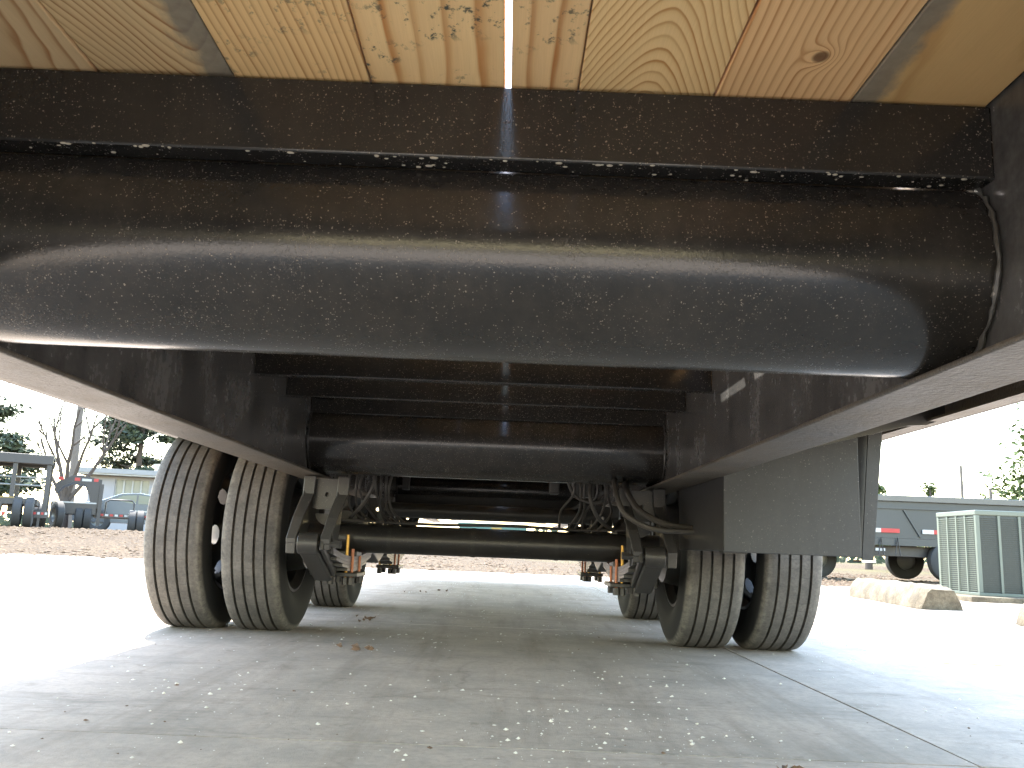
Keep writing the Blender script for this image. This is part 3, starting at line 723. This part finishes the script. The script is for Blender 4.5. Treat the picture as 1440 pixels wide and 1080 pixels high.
# dump trailer on the right
D = thing('dump_trailer', 'slate grey steel-sided trailer with red and white tape, parked behind the air conditioner', 'trailer', (0, 17, 0))
sd = B().box(5.2, 13.6, 0, .06, .80, 1.50); sd.box(5.2, 13.6, 2.1, 2.16, .80, 1.50); sd.box(5.2, 5.26, .06, 2.1, .8, 1.5); sd.box(5.2, 13.6, .06, 2.1, .80, .86)
sd.obj('body', M['trailer_slate'], D)
B().box(5.15, 13.65, -.05, .10, 1.503, 1.62).obj('top_rail', M['trailer_rim_lit'], D, bevel=.01)
B().box(5.15, 13.65, 2.06, 2.21, 1.503, 1.62).obj('top_rail', M['trailer_rim_lit'], D, bevel=.01)
B().box(5.2, 13.6, -.03, -.002, 1.36, 1.40).obj('side_rib', M['trailer_slate'], D)
B().prism([(7.75, 1.34), (7.80, 1.34), (8.10, .83), (8.05, .83)], 1, -.03, -.002).obj('side_rib', M['trailer_slate'], D)
B().box(5.3, 13.4, -.02, .10, .66, .796).obj('frame_rail', M['trailer_slate'], D)
B().box(5.3, 13.4, .2, 1.9, .46, .655).obj('frame_rail', M['trailer_black'], D)
tapes(D, [(7.03, 7.30, 'white'), (7.30, 7.66, 'red'), (8.10, 8.32, 'white'), (8.32, 8.60, 'red'), (9.2, 9.45, 'white')], -.03, .90, .98)
for x in (7.28, 7.60):
    B().tube([(x-.05, -.06, .47), (x, -.06, .80), (x+.05, -.06, .47)], .015, 6).obj('tie_bracket', M['trailer_black'], D)
B().box(7.18, 7.36, -.05, -.03, .55, .60).obj('marker_plate', M['white'], D)
for x in (8.62, 9.55):
    far_wheel(D, x, .05, rz=PI/2); far_wheel(D, x, 1.95, rz=PI/2)
far_wheel(D, 6.4, 1.0, .36, rz=PI/2); far_wheel(D, 5.5, 1.0, .36, rz=PI/2)
# equipment trailer on the far left
gz = gh(-12.4, 23)
E_ = thing('equipment_trailer', 'dark trailer with overhead rack and yellow plank deck at the far lot edge', 'trailer', (-12.4, 23, gz), .45)
B().box(-3.5, .25, -.6, 1.6, .55, .70).obj('deck_frame', M['trailer_black'], E_)
for k in range(6): B().box(-3.5, -.3, -.6+k*.36, -.6+k*.36+.34, .703, .74).obj('plank', M['planks'], E_)
for (x, y) in ((.42, -.5), (-.35, -.5), (.42, 1.4), (-.35, 1.4), (-2.2, -.5)):
    B().box(x-.05, x+.05, y-.06, y+.06, .36, 1.78).obj('post', M['trailer_black'], E_)
B().box(-3.4, .5, -.6, -.42, 1.60, 1.84).obj('rack_beam', M['trailer_black'], E_, bevel=.01)
B().box(-3.4, .5, 1.3, 1.48, 1.62, 1.80).obj('rack_beam', M['trailer_black'], E_)
B().box(-3.4, .5, -.41, 1.29, 1.80, 1.84).obj('rack_floor', M['trailer_black'], E_)
for z in (1.05, 1.25): B().tube([(-3.4, -.52, z), (.4, -.52, z)], .022, 6).obj('side_bar', M['galv'], E_)
B().prism([(-.62, .15), (-.60, .62), (-.52, .70), (.02, .70), (.08, .62), (.09, .56), (-.5, .55), (-.55, .15)], 1, -.95, -.55).obj('fender', M['trailer_black'], E_)
far_wheel(E_, -.16, -.74, .36); far_wheel(E_, .10, -.74, .36); far_wheel(E_, -.95, 1.3, .36); far_wheel(E_, .70, 1.4, .36, .3)
B().box(.10, .55, -.70, -.62, .24, .42).obj('side_step', M['trailer_black'], E_)
tapes(E_, [(.12+.085*k, .12+.085*k+.06, 'red' if k % 2 else 'white') for k in range(5)], -.705, .32, .38)
B().box(.30, .36, -.68, -.63, -.02, .24).obj('jack_leg', M['trailer_black'], E_)
B().box(-.48, -.40, -.957, -.952, .27, .35).obj('tail_lamp', M['red'], E_)
# gooseneck trailer next to it
gz = gh(-12, 25)
G = thing('gooseneck_trailer', 'dark gooseneck trailer with arched neck and red stickers, in front of the bare tree', 'trailer', (-12.3, 25.2, gz), .45)
B().box(-.55, .62, 0, .10, .42, .72).obj('side_panel', M['trailer_black'], G)
B().box(-.55, .62, 1.7, 1.8, .42, .72).obj('side_panel', M['trailer_black'], G)
B().box(-.55, .62, .1, 1.7, .46, .50).obj('deck', M['trailer_black'], G)
B().box(-.55, .62, -.01, .11, .723, .76).obj('top_rail', M['trim'], G)
for y in (.02, 1.62):
    B().prism([(-.52, 1.06), (-.46, 1.30), (-.05, 1.52), (.20, 1.52), (.62, 1.44), (.68, 1.30), (.68, .6), (.52, .6), (.40, 1.05), (.28, 1.28), (-.05, 1.33), (-.30, 1.20), (-.44, 1.00)], 1, y, y+.12).obj('neck', M['trailer_black'], G)
B().box(.60, .70, .15, .25, .36, 1.44).obj('front_post', M['trailer_black'], G)
B().box(.66, .76, -.02, .06, .10, 1.3).obj('jack_leg', M['trailer_black'], G)
tapes(G, [(-.45, -.30, 'red'), (-.02, .12, 'red'), (.48, .60, 'red')], .015, 1.36, 1.45); tapes(G, [(.17, .42, 'white')], .015, 1.36, 1.43)
for x in (.20, .42): far_wheel(G, x, .25, .30)
for x in (-.75, -.95): far_wheel(G, x, .6, .30)
# low flatbed with tape
gz = gh(-11, 26)
L_ = thing('low_flatbed', 'low black flatbed trailer with red and white tape in front of parked car', 'trailer', (-11.0, 26, gz), .40)
B().box(-.95, 1.9, 0, 1.9, .36, .47).obj('deck', M['trailer_black'], L_)
tapes(L_, [(-.90+.13*k, -.90+.13*k+.09, 'red' if k % 2 else 'white') for k in range(7)] + [(.10, .22, 'red'), (.24, .5, 'red'), (.54, .66, 'red'), (-.05, .02, 'white')], 0, .40, .46)
B().tube([(-.65, .1, .47), (-.65, .1, .80), (-.55, .1, .88), (.05, .1, .88), (.12, .1, .80), (.12, .1, .47)], .025, 8).obj('hoop_rail', M['trailer_black'], L_, smooth=True)
B().box(.02, 1.6, .03, .09, .56, .60).obj('side_bar', M['galv'], L_)
for x in (.10, .32, .62, .85, 1.1): far_wheel(L_, x, .1, .22)
# parked car
gz = gh(-12, 30)
K = thing('parked_car', 'dark sedan with teal tinted windows parked before pale blue building', 'car', (-12.7, 30, gz), .40)
def car_shape(pts, y0, y1, inset, ztop):
    b = B(); n = len(pts); vs = []
    for y in (y0, y0+.12, y1-.12, y1):
        for (x, z) in pts:
            k = inset*max(0, (z-.85)/.6); vs.append((x, y+(k if y < (y0+y1)/2 else -k), z if y0 < y < y1 else z-.02))
    fs = [tuple(range(n)), tuple(3*n+k for k in range(n-1, -1, -1))] + [(r*n+k, r*n+(k+1) % n, (r+1)*n+(k+1) % n, (r+1)*n+k) for r in range(3) for k in range(n)]
    return b.add(vs, fs)
car_shape([(-1.7, .28), (2.5, .28), (2.6, .5), (2.55, .78), (1.75, .88), (.9, 1.22), (.3, 1.30), (-.3, 1.26), (-1.0, .95), (-1.6, .90), (-1.75, .6)], 0, 1.75, .18, 1.3).obj('body', M['car_dark'], K, smooth=True)
for pts in ([(-.72, .92), (-.25, 1.18), (.18, 1.22), (.18, .92)], [(.24, .92), (.24, 1.22), (.80, 1.17), (1.38, .92)]):
    B().prism(pts, 1, .06, .08).obj('side_window', M['car_glass'], K)
for x in (-.95, 1.75): far_wheel(K, x, .06, .31, PI/2); far_wheel(K, x, 1.7, .31, PI/2)
B().box(2.40, 2.56, -.012, .1, .62, .72).obj('headlight', M['white'], K)
B().box(-1.72, -1.5, -.012, .1, .68, .80).obj('tail_lamp', M['red'], K)
# building
gz = .35
H = thing('low_building', 'low pale blue building with flat white roof edge and four tall windows', 'building', (-18, 38, gz), .25)
wall = B()
for (x0, x1, z0, z1) in ((0, 1.05, 0, 2.36), (2.47, 9, 0, 2.36), (1.05, 2.47, 0, 1.45), (1.05, 2.47, 2.25, 2.36)): wall.box(x0, x1, 0, .2, z0, z1)
wall.box(0, .2, .2, 7, 0, 2.36); wall.obj('wall', M['siding'], H)
B().box(-.4, 9.3, -.45, 7.2, 2.363, 2.62).obj('roof', M['trim'], H, bevel=.02)
B().box(-.45, 9.35, -.5, -.452, 2.44, 2.65).obj('fascia', M['soffit'], H)
for k in range(4):
    x = 1.06+k*.353
    wnd = B().box(x+.03, x+.32, .10, .12, 1.47, 2.23).obj('window', M['pane'], H)
    fr = B().box(x, x+.03, .04, .16, 1.45, 2.25).box(x+.32, x+.35, .04, .16, 1.45, 2.25).box(x+.03, x+.32, .04, .16, 1.45, 1.475).box(x+.03, x+.32, .04, .16, 2.225, 2.25)
    fr.obj('frame', M['trim'], wnd)
B().lathe([(2.62, .16), (2.98, .16), (2.98, .22), (3.08, .22), (3.1, .001)], 2, 16, (2.55, 1.5, 0)).obj('roof_vent', M['galv'], H, smooth=True)
# teal object seen under the trailer
Q = thing('teal_container', 'teal green low container glimpsed through the slit above the axle', 'container', (-1.5, 30, gh(-1, 30)))
B().box(0, 2.3, 0, 2, .12, .92).obj('body', M['teal'], Q, bevel=.02)
B().box(-.05, 2.35, -.05, 2.05, .923, .98).obj('lid', M['teal'], Q)
for k in range(4): B().box(.3+k*.55, .36+k*.55, -.04, -.002, .12, .92).obj('rib', M['teal'], Q)
B().box(1.1, 1.45, -.044, -.04, .62, .85).obj('label_plate', M['planks'], Q)
for x in (.2, 1.9): B().box(x, x+.2, .1, 1.9, 0, .12).obj('skid', M['trailer_black'], Q)

# ------------------------------------------------------------------ trees
def limb(b, p, d, L, r, rnd, depth, up=.15, tips=None, n=6):
    pts = [Vector(p)]; rs = [r]; d = Vector(d).normalized(); seg = 5
    for i in range(seg):
        d = (d+Vector((rnd.uniform(-.16, .16), rnd.uniform(-.16, .16), rnd.uniform(-.05, .12)+up*.3))).normalized()
        pts.append(pts[-1]+d*L/seg); rs.append(r*(1-.62*(i+1)/seg))
    b.tube(pts, rs, n)
    if tips is not None: tips.append(pts[-1])
    if depth > 0:
        for k in range(rnd.randint(3, 4)):
            i = rnd.randint(2, seg); a = rnd.random()*6.28; q = d.orthogonal().normalized(); q = Matrix.Rotation(a, 3, d) @ q
            limb(b, pts[i], d*.9+q*rnd.uniform(.45, .9)+Vector((0, 0, up)), L*rnd.uniform(.5, .75), rs[i]*.72, rnd, depth-1, up, tips, max(3, n-1))
def bare_tree(x, y, z, label):
    t = thing('bare_tree', label, 'tree', (x, y, z)); rnd = random.Random(12)
    B().tube([(0, 0, -.1), (.02, 0, .4), (.0, 0, 1.1)], [.24, .19, .17], 10).obj('trunk', M['bark'], t, smooth=True)
    b = B()
    for (dx, dz, L, r) in ((-.6, 1, 2.4, .07), (-.25, 1, 3.0, .085), (.05, 1, 3.2, .085), (.35, 1, 3.0, .08), (.8, 1, 3.2, .08)):
        limb(b, (dx*.15, 0, 1.0), (dx, rnd.uniform(-.2, .2), dz), L, r, rnd, 3, .2)
    b.obj('crown', M['bark'], t)
def leafy(name, label, x, y, z, h, rad, z0, mat, seed, n=3600, ls=.16, flat=.55, clumps=34, gaps=.6):
    t = thing(name, label, 'tree', (x, y, z)); rnd = random.Random(seed)
    tr = B(); tr.tube([(0, 0, -.1), (.05, 0, h*.4), (0, .05, h*.92)], [.05*h*.55, .035*h*.55, .01*h], 8)
    cs = []
    for k in range(clumps):
        u = rnd.random(); zz = z0+(h-z0)*u; rr = rad*(1-.75*u**1.3)*rnd.uniform(.35, 1.0); a = rnd.random()*6.28
        c_ = Vector((rr*math.cos(a), rr*math.sin(a), zz)); cs.append((c_, rad*rnd.uniform(.16, .34)))
        tr.tube([(0, 0, zz*.9), c_*.6+Vector((0, 0, zz*.35)), c_], [.045, .03, .012], 5)
    tr.obj('trunk', M['bark'], t)
    b = B()
    for k in range(n):
        c_, cr = cs[rnd.randrange(clumps)]
        v = Vector((rnd.gauss(0, 1), rnd.gauss(0, 1), rnd.gauss(0, flat)))*cr*.55
        p = c_+v; a = Vector((rnd.uniform(-1, 1), rnd.uniform(-1, 1), rnd.uniform(-.5, .7))).normalized(); q = a.orthogonal().normalized()
        q = Matrix.Rotation(rnd.random()*6.28, 3, a) @ q; s_ = ls*rnd.uniform(.5, 1.25)
        b.add([p-a*s_, p+q*s_*.4, p+a*s_, p-q*s_*.4], [(0, 1, 2, 3)])
    b.obj('crown', mat, t)
bare_tree(-15.2, 30.5, .32, 'leafless tree with several spreading dark limbs behind the trailers')
leafy('pine_tree', 'tall dark pine at the lot edge beyond the trailer with the overhead rack', -24.2, 40, .3, 10.5, 3.0, 1.6, M['pine'], 1, 13000, .17, .4, 46)
leafy('pine_tree', 'green pine rising behind the pale blue building roof', -20.2, 48, .3, 8.6, 2.7, 2.6, M['pine'], 2, 13000, .17, .4, 46)
leafy('pine_tree', 'smaller pine standing behind the roof vent of the pale blue building', -16.6, 50, .3, 6.4, 2.0, 2.4, M['pine'], 5, 8000, .16)
leafy('leafy_tree', 'spring green leafy tree beyond the air conditioner and slate trailer', 26.3, 40, 0, 9.0, 3.6, 1.2, M['spring'], 3, 22000, .17, .9, 60)
leafy('leafy_tree', 'slim pale green tree half hidden by the hanging steel box', 16.5, 40, 0, 6.4, 1.3, 1.0, M['spring'], 4, 5000, .13, .9, 22)
for i, (x, s_, lb) in enumerate(((27.2, 1.0, 'rounded pale shrub showing above the slate trailer rail, larger of two'), (29.3, .8, 'small pale shrub above the slate trailer rail, next to thin pole'))):
    leafy('shrub', lb, x, 56, 0, 4.9*s_+.5, 1.2, 1.0, M['spring'], 8+i, 3500, .13, .9, 20)
def pole(name, x, y, z, h, r, lab, lean=0):
    b = B().tube([(0, 0, -.1), (lean*h*.5, 0, h*.5), (lean*h, 0, h)], [r, r*.85, r*.7], 10)
    b.lathe([(h, r*.8), (h+.04, r*.5), (h+.05, .001)], 2, 10, (lean*h, 0, 0)); o = b.obj(name, M['pole'], smooth=True, loc=(x, y, z)); tag(o, lab, 'pole')
pole('utility_pole', -16.7, 34, .3, 7.5, .16, 'pale wooden utility pole standing beside the leafless tree', -.02)
pole('utility_pole', 20.9, 40, 0, 4.8, .085, 'thin dark pole rising behind the slate trailer')
pole('fence_post', 22.2, 40, 0, 3.8, .10, 'short post beside the spring green tree')
# low far hedge line closing the horizon
def hedge():
    rnd = random.Random(77); b = B()
    for k in range(24000):
        a = rnd.uniform(-PI, PI); d = rnd.uniform(120, 150); x = d*math.sin(a)*1.2; y = d*math.cos(a)
        hgt = 2.2+1.6*noise.noise((x*.06, y*.06, 3)); p = Vector((x, y, rnd.random()**.7*max(.8, hgt)))
        q = Vector((rnd.uniform(-1, 1), rnd.uniform(-1, 1), 0)).normalized(); u = Vector((0, 0, 1)); s_ = rnd.uniform(.25, .6)
        b.add([p-q*s_, p+u*s_*.7, p+q*s_, p-u*s_*.7], [(0, 1, 2, 3)])
    tag(b.obj('distant_scrub', M['pine']), kind='stuff')
hedge()
